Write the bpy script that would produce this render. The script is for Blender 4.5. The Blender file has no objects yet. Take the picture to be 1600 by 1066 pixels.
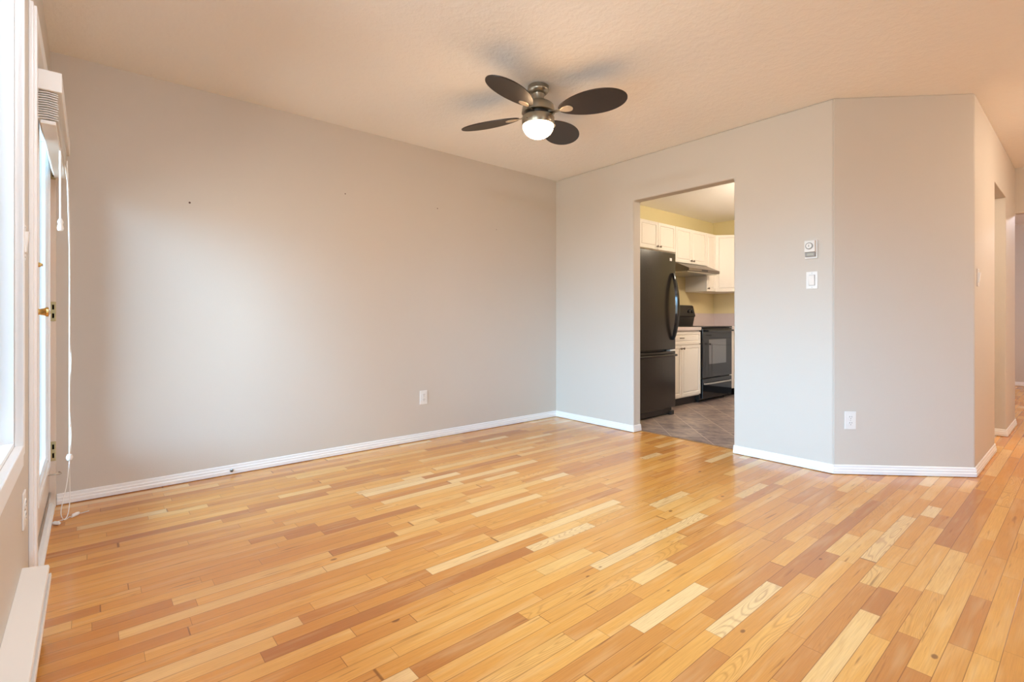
import bpy, bmesh, math, random
from mathutils import Vector, Matrix
random.seed(7)
S = bpy.context.scene
COL = S.collection
PI = math.pi

# ------------------------------------------------------------------ camera
cam_d = bpy.data.cameras.new('camera'); cam = bpy.data.objects.new('camera', cam_d); COL.objects.link(cam)
cam.location = (3.63, 0.165, 1.0)
cam.rotation_euler = (PI/2, 0, math.radians(49.67))
cam_d.sensor_width = 36.0
cam_d.lens = 36.0*776/1600
cam_d.shift_y = -33.0/1600
cam_d.clip_start = 0.01
S.camera = cam

# ------------------------------------------------------------------ colour management
S.view_settings.view_transform = 'Standard'; S.view_settings.look = 'None'
S.view_settings.gamma = 1.0; S.view_settings.use_curve_mapping = False
S.view_settings.exposure = 1.12
S.cycles.max_bounces = 12; S.cycles.diffuse_bounces = 8; S.cycles.glossy_bounces = 6
S.cycles.transparent_max_bounces = 12
S.cycles.caustics_reflective = False; S.cycles.caustics_refractive = False
S.cycles.sample_clamp_indirect = 6.0
S.cycles.use_denoising = True

SKY_UP = (0.41, 0.71, 1.0); SKY_UP_S = 12.5
SKY_DN = (0.84, 0.85, 0.80); SKY_DN_S = 3.0
FAN_S = 22.0
WARM = (1.0, 0.64, 0.36)
LAMP_HALL = 66.0; FILL_DIN = 12.0; FILL_KIT = 31.0; FILL_FAR = 70.0; FILL_WIN = 52.0  # lamp strengths; all but the hall lamp are added fill

# ------------------------------------------------------------------ world: bright overcast sky above, paler ground below
w = bpy.data.worlds.new('world'); S.world = w; w.use_nodes = True
nt = w.node_tree; nt.nodes.clear()
out = nt.nodes.new('ShaderNodeOutputWorld')
tc = nt.nodes.new('ShaderNodeTexCoord'); sp = nt.nodes.new('ShaderNodeSeparateXYZ')
mr = nt.nodes.new('ShaderNodeMapRange'); mr.interpolation_type = 'SMOOTHSTEP'
mr.inputs['From Min'].default_value = -0.06; mr.inputs['From Max'].default_value = 0.16
mx = nt.nodes.new('ShaderNodeMix'); mx.data_type = 'RGBA'
mx.inputs['A'].default_value = tuple(c*SKY_DN_S for c in SKY_DN)+(1,)
mx.inputs['B'].default_value = tuple(c*SKY_UP_S for c in SKY_UP)+(1,)
bg = nt.nodes.new('ShaderNodeBackground')
nt.links.new(tc.outputs['Generated'], sp.inputs[0]); nt.links.new(sp.outputs['Z'], mr.inputs['Value'])
nt.links.new(mr.outputs['Result'], mx.inputs['Factor']); nt.links.new(mx.outputs['Result'], bg.inputs['Color'])
nt.links.new(bg.outputs[0], out.inputs['Surface'])

def portal(name, loc, sx, sz, rz=0.0):
    l = bpy.data.lights.new(name, 'AREA'); l.shape = 'RECTANGLE'; l.size = sx; l.size_y = sz
    l.cycles.is_portal = True
    o = bpy.data.objects.new(name, l); COL.objects.link(o); o.location = loc
    o.rotation_euler = (PI/2, 0, rz)            # -Z points into the room
    return o
portal('portal', (2.54, -0.125, 1.37), 1.8, 1.5)
portal('portal', (0.52, -0.125, 1.11), 0.75, 1.75)
portal('portal', (7.28, 1.2, 1.20), 0.8, 1.6, PI/2)

# ------------------------------------------------------------------ materials
class N:
    def __init__(s, name):
        s.m = bpy.data.materials.new(name); s.m.use_nodes = True
        s.t = s.m.node_tree; s.b = s.t.nodes['Principled BSDF']
    def n(s, typ, **kw):
        x = s.t.nodes.new(typ)
        for k, v in kw.items(): setattr(x, k, v)
        return x
    def l(s, a, b): s.t.links.new(a, b)
    def val(s, sock, v):
        if hasattr(v, 'links') or hasattr(v, 'is_linked'): s.l(v, sock)
        else: sock.default_value = v
    def math(s, op, a, b=None, c=None):
        x = s.n('ShaderNodeMath', operation=op)
        s.val(x.inputs[0], a)
        if b is not None: s.val(x.inputs[1], b)
        if c is not None: s.val(x.inputs[2], c)
        return x.outputs[0]
    def mix(s, f, a, b, mode='MIX'):
        x = s.n('ShaderNodeMix', data_type='RGBA', blend_type=mode)
        s.val(x.inputs['Factor'], f)
        for k, v in (('A', a), ('B', b)):
            if isinstance(v, tuple): x.inputs[k].default_value = v if len(v) == 4 else v+(1,)
            else: s.l(v, x.inputs[k])
        return x.outputs['Result']
    def comb(s, x, y, z):
        c = s.n('ShaderNodeCombineXYZ')
        for i, v in enumerate((x, y, z)): s.val(c.inputs[i], v)
        return c.outputs[0]
    def bump(s, h, strength, dist):
        b = s.n('ShaderNodeBump'); b.inputs['Strength'].default_value = strength; b.inputs['Distance'].default_value = dist
        s.l(h, b.inputs['Height']); s.l(b.outputs[0], s.b.inputs['Normal'])

def srgb(r, g, b):
    f = lambda c: (c/255/12.92) if c/255 <= 0.04045 else ((c/255+0.055)/1.055)**2.4
    return (f(r), f(g), f(b), 1)

def simple(name, col, rough=0.5, metal=0.0, bump=None, spec=0.5, vary=0.0, coat=0.0):
    k = N(name)
    k.b.inputs['Base Color'].default_value = col; k.b.inputs['Roughness'].default_value = rough
    k.b.inputs['Metallic'].default_value = metal; k.b.inputs['Specular IOR Level'].default_value = spec
    k.b.inputs['Coat Weight'].default_value = coat; k.b.inputs['Coat Roughness'].default_value = 0.05
    g = k.n('ShaderNodeNewGeometry'); no = k.n('ShaderNodeTexNoise')
    k.l(g.outputs['Position'], no.inputs['Vector'])
    no.inputs['Scale'].default_value = bump[0] if bump else 6.0
    no.inputs['Detail'].default_value = 3.0
    if vary:
        n2 = k.n('ShaderNodeTexNoise'); k.l(g.outputs['Position'], n2.inputs['Vector']); n2.inputs['Scale'].default_value = 2.5
        c = k.mix(n2.outputs['Fac'], tuple(min(1, x*(1-vary)) for x in col[:3]), tuple(min(1, x*(1+vary)) for x in col[:3]))
        k.l(c, k.b.inputs['Base Color'])
    if bump: k.bump(no.outputs['Fac'], bump[1], bump[2])
    return k.m

M = {}
M['wall'] = simple('wall_paint', (0.62, 0.578, 0.525, 1), 0.55, bump=(160, 0.12, 0.002), vary=0.012, spec=0.3)
M['kitchen_wall'] = simple('kitchen_paint', (0.74, 0.66, 0.40, 1), 0.55, bump=(160, 0.1, 0.002), spec=0.3)
M['white'] = simple('white_trim_paint', (0.86, 0.865, 0.87, 1), 0.32, bump=(60, 0.05, 0.001))
M['cream'] = simple('cream_door_paint', (0.74, 0.66, 0.58, 1), 0.35, bump=(60, 0.05, 0.001))
M['heater'] = simple('heater_enamel', (0.80, 0.76, 0.71, 1), 0.35, bump=(60, 0.05, 0.001))
M['plastic'] = simple('white_plastic', (0.82, 0.81, 0.79, 1), 0.3)
M['plastic_grey'] = simple('grey_plastic', (0.30, 0.29, 0.27, 1), 0.4)
M['slot'] = simple('dark_slot', (0.03, 0.03, 0.03, 1), 0.6)
M['cabinet'] = simple('cabinet_thermofoil', (0.83, 0.79, 0.74, 1), 0.35)
M['knob'] = simple('pewter', (0.20, 0.17, 0.14, 1), 0.35, 0.9)
M['brass'] = simple('polished_brass', (0.83, 0.56, 0.20, 1), 0.18, 1.0)
M['brass_dull'] = simple('aged_brass', (0.52, 0.40, 0.20, 1), 0.35, 1.0)
M['nickel'] = simple('brushed_nickel', (0.38, 0.35, 0.29, 1), 0.32, 1.0, bump=(200, 0.05, 0.0005))
M['blade'] = simple('espresso_blade', (0.022, 0.013, 0.009, 1), 0.42, bump=(90, 0.05, 0.0005))
M['medal'] = simple('medallion_nickel', (0.62, 0.52, 0.40, 1), 0.35, 0.7)
M['black_gloss'] = simple('black_gloss', (0.012, 0.012, 0.014, 1), 0.08)
M['black_fridge'] = simple('black_fridge', (0.018, 0.015, 0.014, 1), 0.22, bump=(420, 0.08, 0.0006))
M['black_matte'] = simple('black_matte', (0.02, 0.018, 0.017, 1), 0.5)
M['hood'] = simple('hood_metal', (0.20, 0.17, 0.15, 1), 0.32, 0.85)
M['counter'] = simple('counter_laminate', (0.64, 0.56, 0.56, 1), 0.3, vary=0.05)
M['cord'] = simple('white_cord', (0.85, 0.84, 0.82, 1), 0.6)
M['slat'] = simple('blind_vinyl', (0.80, 0.78, 0.75, 1), 0.4)
M['silver'] = simple('silver', (0.55, 0.53, 0.50, 1), 0.3, 1.0)
M['exterior'] = simple('exterior_stucco', (0.55, 0.55, 0.53, 1), 0.8)

# ceiling: knock-down texture
k = N('ceiling_texture'); k.b.inputs['Roughness'].default_value = 0.8; k.b.inputs['Specular IOR Level'].default_value = 0.2
k.b.inputs['Base Color'].default_value = (0.90, 0.89, 0.88, 1)
g = k.n('ShaderNodeNewGeometry'); a = k.n('ShaderNodeTexNoise'); k.l(g.outputs['Position'], a.inputs['Vector'])
a.inputs['Scale'].default_value = 26; a.inputs['Detail'].default_value = 5; a.inputs['Roughness'].default_value = 0.6
r = k.n('ShaderNodeValToRGB'); r.color_ramp.elements[0].position = 0.42; r.color_ramp.elements[1].position = 0.62
k.l(a.outputs['Fac'], r.inputs[0]); k.bump(r.outputs[0], 0.28, 0.004)
M['ceiling'] = k.m

# oak strip floor
def wood_floor():
    k = N('oak_strip_floor')
    g = k.n('ShaderNodeNewGeometry'); s = k.n('ShaderNodeSeparateXYZ'); k.l(g.outputs['Position'], s.inputs[0])
    X, Y = s.outputs['X'], s.outputs['Y']
    W = 0.0578
    U = k.math('DIVIDE', k.math('SUBTRACT', X, 2.869-100*W), W)
    row = k.math('FLOOR', U); fu = k.math('FRACT', U)
    def wn(v):
        n = k.n('ShaderNodeTexWhiteNoise', noise_dimensions='3D'); k.l(v, n.inputs['Vector']); return n
    rr = wn(k.comb(row, 3.3, 1.7)); rs = k.n('ShaderNodeSeparateColor'); k.l(rr.outputs['Color'], rs.inputs[0])
    L = k.math('MULTIPLY_ADD', rs.outputs[0], 0.42, 0.34)
    V0 = k.math('DIVIDE', k.math('ADD', Y, k.math('MULTIPLY_ADD', rs.outputs[1], 9.0, 5.0)), L)
    V = k.math('ADD', V0, k.math('MULTIPLY', k.math('SINE', k.math('MULTIPLY_ADD', V0, 2.3, k.math('MULTIPLY', rs.outputs[2], 6.3))), 0.34))
    col = k.math('FLOOR', V); fv = k.math('FRACT', V)
    pr = wn(k.comb(row, col, 0.5)); ps = k.n('ShaderNodeSeparateColor'); k.l(pr.outputs['Color'], ps.inputs[0])
    # plank tone
    ramp = k.n('ShaderNodeValToRGB'); cr = ramp.color_ramp; cr.interpolation = 'LINEAR'
    cols = [(0.0, (182, 116, 62)), (0.07, (194, 127, 65)), (0.25, (210, 143, 70)), (0.50, (220, 155, 76)), (0.80, (227, 166, 87)), (0.92, (231, 180, 108)), (1.0, (237, 200, 146))]
    while len(cr.elements) < len(cols): cr.elements.new(0.5)
    for e, (p, c) in zip(cr.elements, cols): e.position = p; e.color = srgb(*c)
    k.l(pr.outputs['Value'], ramp.inputs[0])
    # grain coordinates: own offset for each strip
    gx = k.math('ADD', k.math('MULTIPLY', X, 1.0), k.math('MULTIPLY', ps.outputs[0], 31.0))
    gy = k.math('ADD', k.math('MULTIPLY', Y, 1.0), k.math('MULTIPLY', ps.outputs[1], 17.0))
    fine = k.n('ShaderNodeTexNoise'); fine.inputs['Scale'].default_value = 1.0; fine.inputs['Detail'].default_value = 4
    k.l(k.comb(k.math('MULTIPLY', gx, 260.0), k.math('MULTIPLY', gy, 7.0), 0.0), fine.inputs['Vector'])
    broad = k.n('ShaderNodeTexNoise'); broad.inputs['Scale'].default_value = 1.0; broad.inputs['Detail'].default_value = 2
    k.l(k.comb(k.math('MULTIPLY', gx, 26.0), k.math('MULTIPLY', gy, 2.6), 3.0), broad.inputs['Vector'])
    # cathedral figure: contour lines of a stretched smooth field
    fld = k.n('ShaderNodeTexNoise'); fld.inputs['Scale'].default_value = 1.0; fld.inputs['Detail'].default_value = 1.0
    k.l(k.comb(k.math('MULTIPLY', gx, 15.0), k.math('MULTIPLY', gy, 1.5), 8.0), fld.inputs['Vector'])
    ring = k.math('SINE', k.math('MULTIPLY', fld.outputs['Fac'], 150.0))
    ring = k.math('POWER', k.math('MULTIPLY_ADD', ring, 0.5, 0.5), 4.0)
    figamt = k.math('MULTIPLY', k.math('MULTIPLY_ADD', k.math('GREATER_THAN', ps.outputs[2], 0.80), 0.8, 0.2), k.math('MULTIPLY_ADD', ps.outputs[0], 0.22, 0.14))
    c = ramp.outputs['Color']
    c = k.mix(k.math('MULTIPLY', ring, figamt), c, srgb(142, 84, 40))
    c = k.mix(k.math('MULTIPLY', k.math('SUBTRACT', fine.outputs['Fac'], 0.36), 0.75), c, srgb(150, 94, 50))
    br = k.math('MULTIPLY', k.math('SUBTRACT', broad.outputs['Fac'], 0.5), 0.9)
    c = k.mix(k.math('MAXIMUM', br, 0.0), c, srgb(240, 205, 150))
    # knots and mineral streaks
    vo = k.n('ShaderNodeTexVoronoi'); vo.inputs['Scale'].default_value = 1.0
    k.l(k.comb(k.math('MULTIPLY', gx, 11.0), k.math('MULTIPLY', gy, 6.0), 1.0), vo.inputs['Vector'])
    kc = k.n('ShaderNodeSeparateColor'); k.l(vo.outputs['Color'], kc.inputs[0])
    kr = k.math('MULTIPLY', k.math('GREATER_THAN', kc.outputs[0], 0.72), k.math('MULTIPLY_ADD', kc.outputs[1], 0.07, 0.03))
    kn = k.n('ShaderNodeMapRange'); kn.interpolation_type = 'SMOOTHSTEP'
    k.l(k.math('SUBTRACT', vo.outputs['Distance'], kr), kn.inputs['Value'])
    kn.inputs['From Min'].default_value = -0.03; kn.inputs['From Max'].default_value = 0.015
    kn.inputs['To Min'].default_value = 0.72; kn.inputs['To Max'].default_value = 0.0
    kfac = k.math('MULTIPLY', kn.outputs['Result'], k.math('GREATER_THAN', kc.outputs[0], 0.72))
    c = k.mix(kfac, c, srgb(98, 58, 36))
    st = k.n('ShaderNodeTexNoise'); st.inputs['Scale'].default_value = 1.0; st.inputs['Detail'].default_value = 2
    k.l(k.comb(k.math('MULTIPLY', gx, 60.0), k.math('MULTIPLY', gy, 3.5), 9.0), st.inputs['Vector'])
    sm = k.n('ShaderNodeMapRange'); k.l(st.outputs['Fac'], sm.inputs['Value'])
    sm.inputs['From Min'].default_value = 0.66; sm.inputs['From Max'].default_value = 0.74; sm.inputs['To Max'].default_value = 0.6
    c = k.mix(sm.outputs['Result'], c, srgb(120, 72, 40))
    # joints
    du = k.math('MULTIPLY', k.math('MINIMUM', fu, k.math('SUBTRACT', 1.0, fu)), W)
    dv = k.math('MULTIPLY', k.math('MINIMUM', fv, k.math('SUBTRACT', 1.0, fv)), L)
    d = k.math('MINIMUM', du, dv)
    jm = k.n('ShaderNodeMapRange'); k.l(d, jm.inputs['Value'])
    jm.inputs['From Min'].default_value = 0.0005; jm.inputs['From Max'].default_value = 0.0014
    jm.inputs['To Min'].default_value = 0.70; jm.inputs['To Max'].default_value = 0.0
    c = k.mix(jm.outputs['Result'], c, srgb(110, 66, 34))
    k.l(c, k.b.inputs['Base Color'])
    k.b.inputs['Roughness'].default_value = 0.2
    k.val(k.b.inputs['Roughness'], k.math('MULTIPLY_ADD', fine.outputs['Fac'], 0.10, 0.15))
    k.b.inputs['Coat Weight'].default_value = 0.12; k.b.inputs['Coat Roughness'].default_value = 0.10; k.b.inputs['Specular IOR Level'].default_value = 0.42
    # every strip lies at a hair's different tilt, joints dip
    h = k.math('SUBTRACT', k.math('ADD', k.math('MULTIPLY', fine.outputs['Fac'], 0.10), k.math('MULTIPLY', k.math('MULTIPLY', fu, k.math('SUBTRACT', ps.outputs[1], 0.5)), 0.5)), jm.outputs['Result'])
    k.bump(h, 0.25, 0.0006)
    return k.m
M['wood'] = wood_floor()

def slate_floor():
    k = N('slate_tile_floor')
    g = k.n('ShaderNodeNewGeometry'); s = k.n('ShaderNodeSeparateXYZ'); k.l(g.outputs['Position'], s.inputs[0])
    T = 0.27; q = 1/(T*math.sqrt(2))
    A = k.math('MULTIPLY_ADD', k.math('ADD', s.outputs['X'], s.outputs['Y']), q, 0.30)
    B = k.math('MULTIPLY_ADD', k.math('SUBTRACT', s.outputs['X'], s.outputs['Y']), q, 40.1)
    fa, fb = k.math('FRACT', A), k.math('FRACT', B)
    wn = k.n('ShaderNodeTexWhiteNoise', noise_dimensions='3D'); k.l(k.comb(k.math('FLOOR', A), k.math('FLOOR', B), 0.2), wn.inputs['Vector'])
    n = k.n('ShaderNodeTexNoise'); n.inputs['Scale'].default_value = 1; n.inputs['Detail'].default_value = 6; n.inputs['Roughness'].default_value = 0.65
    k.l(k.comb(k.math('MULTIPLY_ADD', s.outputs['X'], 9.0, k.math('MULTIPLY', wn.outputs['Value'], 20.0)), k.math('MULTIPLY', s.outputs['Y'], 13.0), 0.0), n.inputs['Vector'])
    r = k.n('ShaderNodeValToRGB'); cr = r.color_ramp
    cols = [(0.25, (92, 80, 80)), (0.44, (140, 124, 120)), (0.56, (166, 148, 136)), (0.76, (200, 180, 158))]
    while len(cr.elements) < 4: cr.elements.new(0.5)
    for e, (p, c) in zip(cr.elements, cols): e.position = p; e.color = srgb(*c)
    k.l(k.math('ADD', n.outputs['Fac'], k.math('MULTIPLY_ADD', wn.outputs['Value'], 0.22, -0.11)), r.inputs[0])
    d = k.math('MINIMUM', k.math('MINIMUM', fa, k.math('SUBTRACT', 1, fa)), k.math('MINIMUM', fb, k.math('SUBTRACT', 1, fb)))
    j = k.math('LESS_THAN', d, 0.013)
    c = k.mix(j, r.outputs[0], srgb(206, 190, 176))
    k.l(c, k.b.inputs['Base Color']); k.b.inputs['Roughness'].default_value = 0.32
    k.bump(n.outputs['Fac'], 0.25, 0.002)
    return k.m
M['slate'] = slate_floor()

def glass_mat():
    m = bpy.data.materials.new('window_glass'); m.use_nodes = True; t = m.node_tree; t.nodes.clear()
    o = t.nodes.new('ShaderNodeOutputMaterial'); tr = t.nodes.new('ShaderNodeBsdfTransparent'); gl = t.nodes.new('ShaderNodeBsdfGlossy')
    gl.inputs['Roughness'].default_value = 0.0; tr.inputs['Color'].default_value = (0.97, 0.99, 0.99, 1)
    fr = t.nodes.new('ShaderNodeFresnel'); fr.inputs['IOR'].default_value = 1.45
    mx = t.nodes.new('ShaderNodeMixShader')
    t.links.new(fr.outputs[0], mx.inputs[0]); t.links.new(tr.outputs[0], mx.inputs[1]); t.links.new(gl.outputs[0], mx.inputs[2])
    t.links.new(mx.outputs[0], o.inputs['Surface']); return m
M['glass'] = glass_mat()

def emit_mat(name, col, strength):
    k = N(name); k.b.inputs['Base Color'].default_value = (0.9, 0.88, 0.82, 1); k.b.inputs['Roughness'].default_value = 0.3
    k.b.inputs['Emission Color'].default_value = col+(1,); k.b.inputs['Emission Strength'].default_value = strength
    return k.m
M['globe'] = emit_mat('lit_fan_globe', WARM, FAN_S)

# ------------------------------------------------------------------ mesh helpers
def box(bm, x0, x1, y0, y1, z0, z1):
    v = [bm.verts.new((x, y, z)) for z in (z0, z1) for x, y in ((x0, y0), (x1, y0), (x1, y1), (x0, y1))]
    for f in ((3, 2, 1, 0), (4, 5, 6, 7), (0, 1, 5, 4), (1, 2, 6, 5), (2, 3, 7, 6), (3, 0, 4, 7)):
        bm.faces.new([v[i] for i in f])
    return v
def prism(bm, pts, z0, z1):
    a = [bm.verts.new((x, y, z0)) for x, y in pts]; b = [bm.verts.new((x, y, z1)) for x, y in pts]
    n = len(pts)
    bm.faces.new(a[::-1]); bm.faces.new(b)
    for i in range(n): bm.faces.new([a[i], a[(i+1) % n], b[(i+1) % n], b[i]])
def extrude_profile(bm, prof, path_a, path_b, up=(0, 0, 1), out=None):
    """profile points (o, z) swept from a to b; o runs along out"""
    a, b, o_, u = Vector(path_a), Vector(path_b), Vector(out), Vector(up)
    A = [bm.verts.new(a+o_*p[0]+u*p[1]) for p in prof]; B = [bm.verts.new(b+o_*p[0]+u*p[1]) for p in prof]
    n = len(prof)
    bm.faces.new(A); bm.faces.new(B[::-1])
    for i in range(n): bm.faces.new([A[i], B[i], B[(i+1) % n], A[(i+1) % n]])
def lathe(bm, prof, seg=40, axis='z', org=(0, 0, 0), rot=None):
    rings = []
    mat = Matrix.Translation(org) @ (rot if rot is not None else Matrix.Identity(4))
    for r, z in prof:
        if r < 1e-6: rings.append([bm.verts.new(mat @ Vector((0, 0, z)))])
        else: rings.append([bm.verts.new(mat @ Vector((r*math.cos(2*PI*i/seg), r*math.sin(2*PI*i/seg), z))) for i in range(seg)])
    for a, b in zip(rings, rings[1:]):
        for i in range(seg):
            j = (i+1) % seg
            if len(a) == 1 and len(b) == 1: continue
            if len(a) == 1: bm.faces.new([a[0], b[i], b[j]])
            elif len(b) == 1: bm.faces.new([a[i], b[0], a[j]])
            else: bm.faces.new([a[i], b[i], b[j], a[j]])
def tube(bm, pts, r, seg=8, radii=None):
    P = [Vector(p) for p in pts]; rings = []
    prev = None
    for i, p in enumerate(P):
        d = (P[min(i+1, len(P)-1)]-P[max(i-1, 0)]).normalized()
        ref = prev if prev is not None else (Vector((0, 0, 1)) if abs(d.z) < 0.9 else Vector((1, 0, 0)))
        s = (ref - d*ref.dot(d)).normalized(); t = d.cross(s); prev = s
        rr = radii[i] if radii else r
        rings.append([bm.verts.new(p+(s*math.cos(2*PI*k/seg)+t*math.sin(2*PI*k/seg))*rr) for k in range(seg)])
    for a, b in zip(rings, rings[1:]):
        for i in range(seg): bm.faces.new([a[i], a[(i+1) % seg], b[(i+1) % seg], b[i]])
    bm.faces.new(rings[0][::-1]); bm.faces.new(rings[-1])
def spline(ctrl, n=8):
    P = [Vector(c) for c in ctrl]; P = [P[0]]+P+[P[-1]]; o = []
    for i in range(1, len(P)-2):
        for k in range(n):
            t = k/n; a, b, c, d = P[i-1], P[i], P[i+1], P[i+2]
            o.append(0.5*((2*b)+(c-a)*t+(2*a-5*b+4*c-d)*t*t+(3*b-a-3*c+d)*t**3))
    o.append(P[-2]); return o
def obj(name, bm, mat, parent=None, bevel=0.0, smooth=False, seg=2, label=None):
    bmesh.ops.recalc_face_normals(bm, faces=bm.faces)
    me = bpy.data.meshes.new(name); bm.to_mesh(me); bm.free()
    me.materials.append(M[mat] if isinstance(mat, str) else mat)
    o = bpy.data.objects.new(name, me); COL.objects.link(o)
    if parent is not None: o.parent = parent
    if smooth:
        for p in me.polygons: p.use_smooth = True
        me.set_sharp_from_angle(angle=math.radians(40)) if hasattr(me, 'set_sharp_from_angle') else None
    if bevel:
        b = o.modifiers.new('bevel', 'BEVEL'); b.width = bevel; b.segments = seg; b.limit_method = 'ANGLE'; b.angle_limit = math.radians(35)
        b.harden_normals = False
    if label: o['label'] = label
    return o
def bx(name, mat, parent, *d, bevel=0.0, **kw):
    bm = bmesh.new(); box(bm, *d); return obj(name, bm, mat, parent, bevel, **kw)
def thing(name, label, cat, loc=(0, 0, 0), rz=0.0, group=None):
    o = bpy.data.objects.new(name, None); COL.objects.link(o); o.location = loc; o.rotation_euler = (0, 0, rz)
    o.empty_display_size = 0.1; o['label'] = label; o['category'] = cat
    if group: o['group'] = group
    return o
def struct(o, label=None):
    o['kind'] = 'structure'
    if label: o['label'] = label
    return o
def root(name, loc=(0, 0, 0), rz=0.0, label=None):
    o = bpy.data.objects.new(name, None); COL.objects.link(o); o.location = loc; o.rotation_euler = (0, 0, rz); return struct(o, label)

def wall_holes(bm, p0, p1, thick, z1, holes, z0=0.0):
    """wall from p0 to p1, front face on the line, thickness to the LEFT of p0->p1; holes (u0,u1,v0,v1)"""
    a, b = Vector((p0[0], p0[1], 0)), Vector((p1[0], p1[1], 0)); L = (b-a).length; d = (b-a)/L; n = Vector((-d.y, d.x, 0))
    us = sorted({0.0, L}|{h[0] for h in holes}|{h[1] for h in holes}); vs = sorted({z0, z1}|{h[2] for h in holes}|{h[3] for h in holes})
    cache = {}
    def V(i, j, s):
        key = (i, j, s)
        if key not in cache: cache[key] = bm.verts.new(a+d*us[i]+n*(thick*s)+Vector((0, 0, vs[j])))
        return cache[key]
    def solid(i, j):
        if i < 0 or j < 0 or i >= len(us)-1 or j >= len(vs)-1: return False
        u, v = (us[i]+us[i+1])/2, (vs[j]+vs[j+1])/2
        return not any(h[0] < u < h[1] and h[2] < v < h[3] for h in holes)
    for i in range(len(us)-1):
        for j in range(len(vs)-1):
            if not solid(i, j): continue
            for s in (0, 1): bm.faces.new([V(i, j, s), V(i+1, j, s), V(i+1, j+1, s), V(i, j+1, s)])
            if not solid(i-1, j): bm.faces.new([V(i, j, 0), V(i, j+1, 0), V(i, j+1, 1), V(i, j, 1)])
            if not solid(i+1, j): bm.faces.new([V(i+1, j, 0), V(i+1, j+1, 0), V(i+1, j+1, 1), V(i+1, j, 1)])
            if not solid(i, j-1): bm.faces.new([V(i, j, 0), V(i+1, j, 0), V(i+1, j, 1), V(i, j, 1)])
            if not solid(i, j+1): bm.faces.new([V(i, j+1, 0), V(i+1, j+1, 0), V(i+1, j+1, 1), V(i, j+1, 1)])

H = 2.44
VZ0, VZ1 = 0.40, 2.00
# ------------------------------------------------------------------ shell
bm = bmesh.new(); prism(bm, [(-0.05, -0.25), (7.3, -0.25), (7.3, 11.0), (2.45, 11.0), (2.45, 6.8), (3.07, 6.8), (3.07, 4.471), (2.544, 3.945), (-0.05, 3.945)], -0.08, 0.0)
struct(obj('floor', bm, 'wood'), 'honey oak strip floor running through living room and hall')
bm = bmesh.new(); prism(bm, [(-0.15, 3.945), (2.544, 3.945), (3.07, 4.471), (3.07, 6.8), (2.45, 6.8), (2.45, 7.3), (-0.15, 7.3)], -0.08, 0.001)
struct(obj('floor_kitchen', bm, 'slate'), 'brown slate look tile floor laid diagonally in the kitchen')
bm = bmesh.new(); box(bm, -0.25, 7.4, -0.25, 11.1, H, H+0.1)
struct(obj('ceiling', bm, 'ceiling'), 'knock-down textured ceiling')
bm = bmesh.new(); box(bm, -0.2, 0.0, -0.22, 3.85, 0, H)
struct(obj('wall_left', bm, 'wall'), 'long greige wall on the left')
bm = bmesh.new(); box(bm, -0.2, -0.07, 3.85, 7.36, 0, H)
struct(obj('wall_kitchen_left', bm, 'kitchen_wall'), 'pale yellow kitchen wall behind fridge and range')
bm = bmesh.new(); box(bm, -0.07, 2.40, 7.245, 7.36, 0, H)
struct(obj('wall_kitchen_far', bm, 'kitchen_wall'), 'pale yellow far kitchen wall')
OX0, OX1, OZ = 0.962, 1.866, 2.06
# back wall (front face y=3.845) and its diagonal and hall continuations
bm = bmesh.new(); wall_holes(bm, (-0.07, 3.845), (2.522, 3.845), 0.11, H, [(OX0+0.07, OX1+0.07, -0.0, OZ)])
struct(obj('wall_back', bm, 'wall', None, 0.012, seg=3), 'greige back wall with the kitchen opening')
bm = bmesh.new(); prism(bm, [(2.522, 3.845), (3.127, 4.450), (3.017, 4.4955), (2.4764, 3.955)], 0, H)
struct(obj('wall_diagonal', bm, 'wall', None, 0.006), 'short diagonal greige wall between back wall and hall')
bm = bmesh.new(); wall_holes(bm, (3.127, 4.450), (3.127, 6.855), 0.11, H, [(0.95, 1.685, 0.0, 2.05)])
struct(obj('wall_hall', bm, 'wall', None, 0.006), 'hall wall with a door-height opening')
bm = bmesh.new(); box(bm, 2.39, 3.017, 6.745, 6.855, 0, H); struct(obj('wall_hall_return', bm, 'wall'))
bm = bmesh.new(); box(bm, 2.39, 2.5, 6.855, 10.87, 0, H); struct(obj('wall_far_left', bm, 'wall'))
bm = bmesh.new(); box(bm, 2.39, 7.3, 10.87, 10.98, 0, H); struct(obj('wall_far', bm, 'wall'), 'far wall beyond the hall')
bm = bmesh.new(); box(bm, 3.127, 4.9, 6.855, 6.965, 2.01, H); struct(obj('trim_hall_header', bm, 'wall'), 'header over the end of the hall')
bm = bmesh.new(); box(bm, 4.9, 7.3, 4.45, 4.56, 0, H); struct(obj('wall_dining_back', bm, 'wall'))
bm = bmesh.new(); box(bm, 4.9, 5.01, 4.56, 10.87, 0, H); struct(obj('wall_hall_right', bm, 'wall'))
bm = bmesh.new(); wall_holes(bm, (7.2, 4.56), (7.2, -0.18), 0.18, H, [(4.56-1.6, 4.56-0.8, VZ0, VZ1)]); struct(obj('wall_right', bm, 'wall'))
# window wall, inside face y=0, thickness to -y: walk from +x to -x so that left is -y
WX0, WX1, WZ0, WZ1 = 1.64, 3.44, 0.64, 2.10
DX0, DX1, DZ1 = 0.03, 1.13, 2.05
bm = bmesh.new(); XR = 7.3
wall_holes(bm, (XR, 0), (-0.0, 0), 0.12, H, [(XR-WX1, XR-WX0, WZ0, WZ1), (XR-DX1, XR-DX0, 0, DZ1)])
struct(obj('wall_window', bm, 'wall'), 'wall with the patio door and windows')

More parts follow.
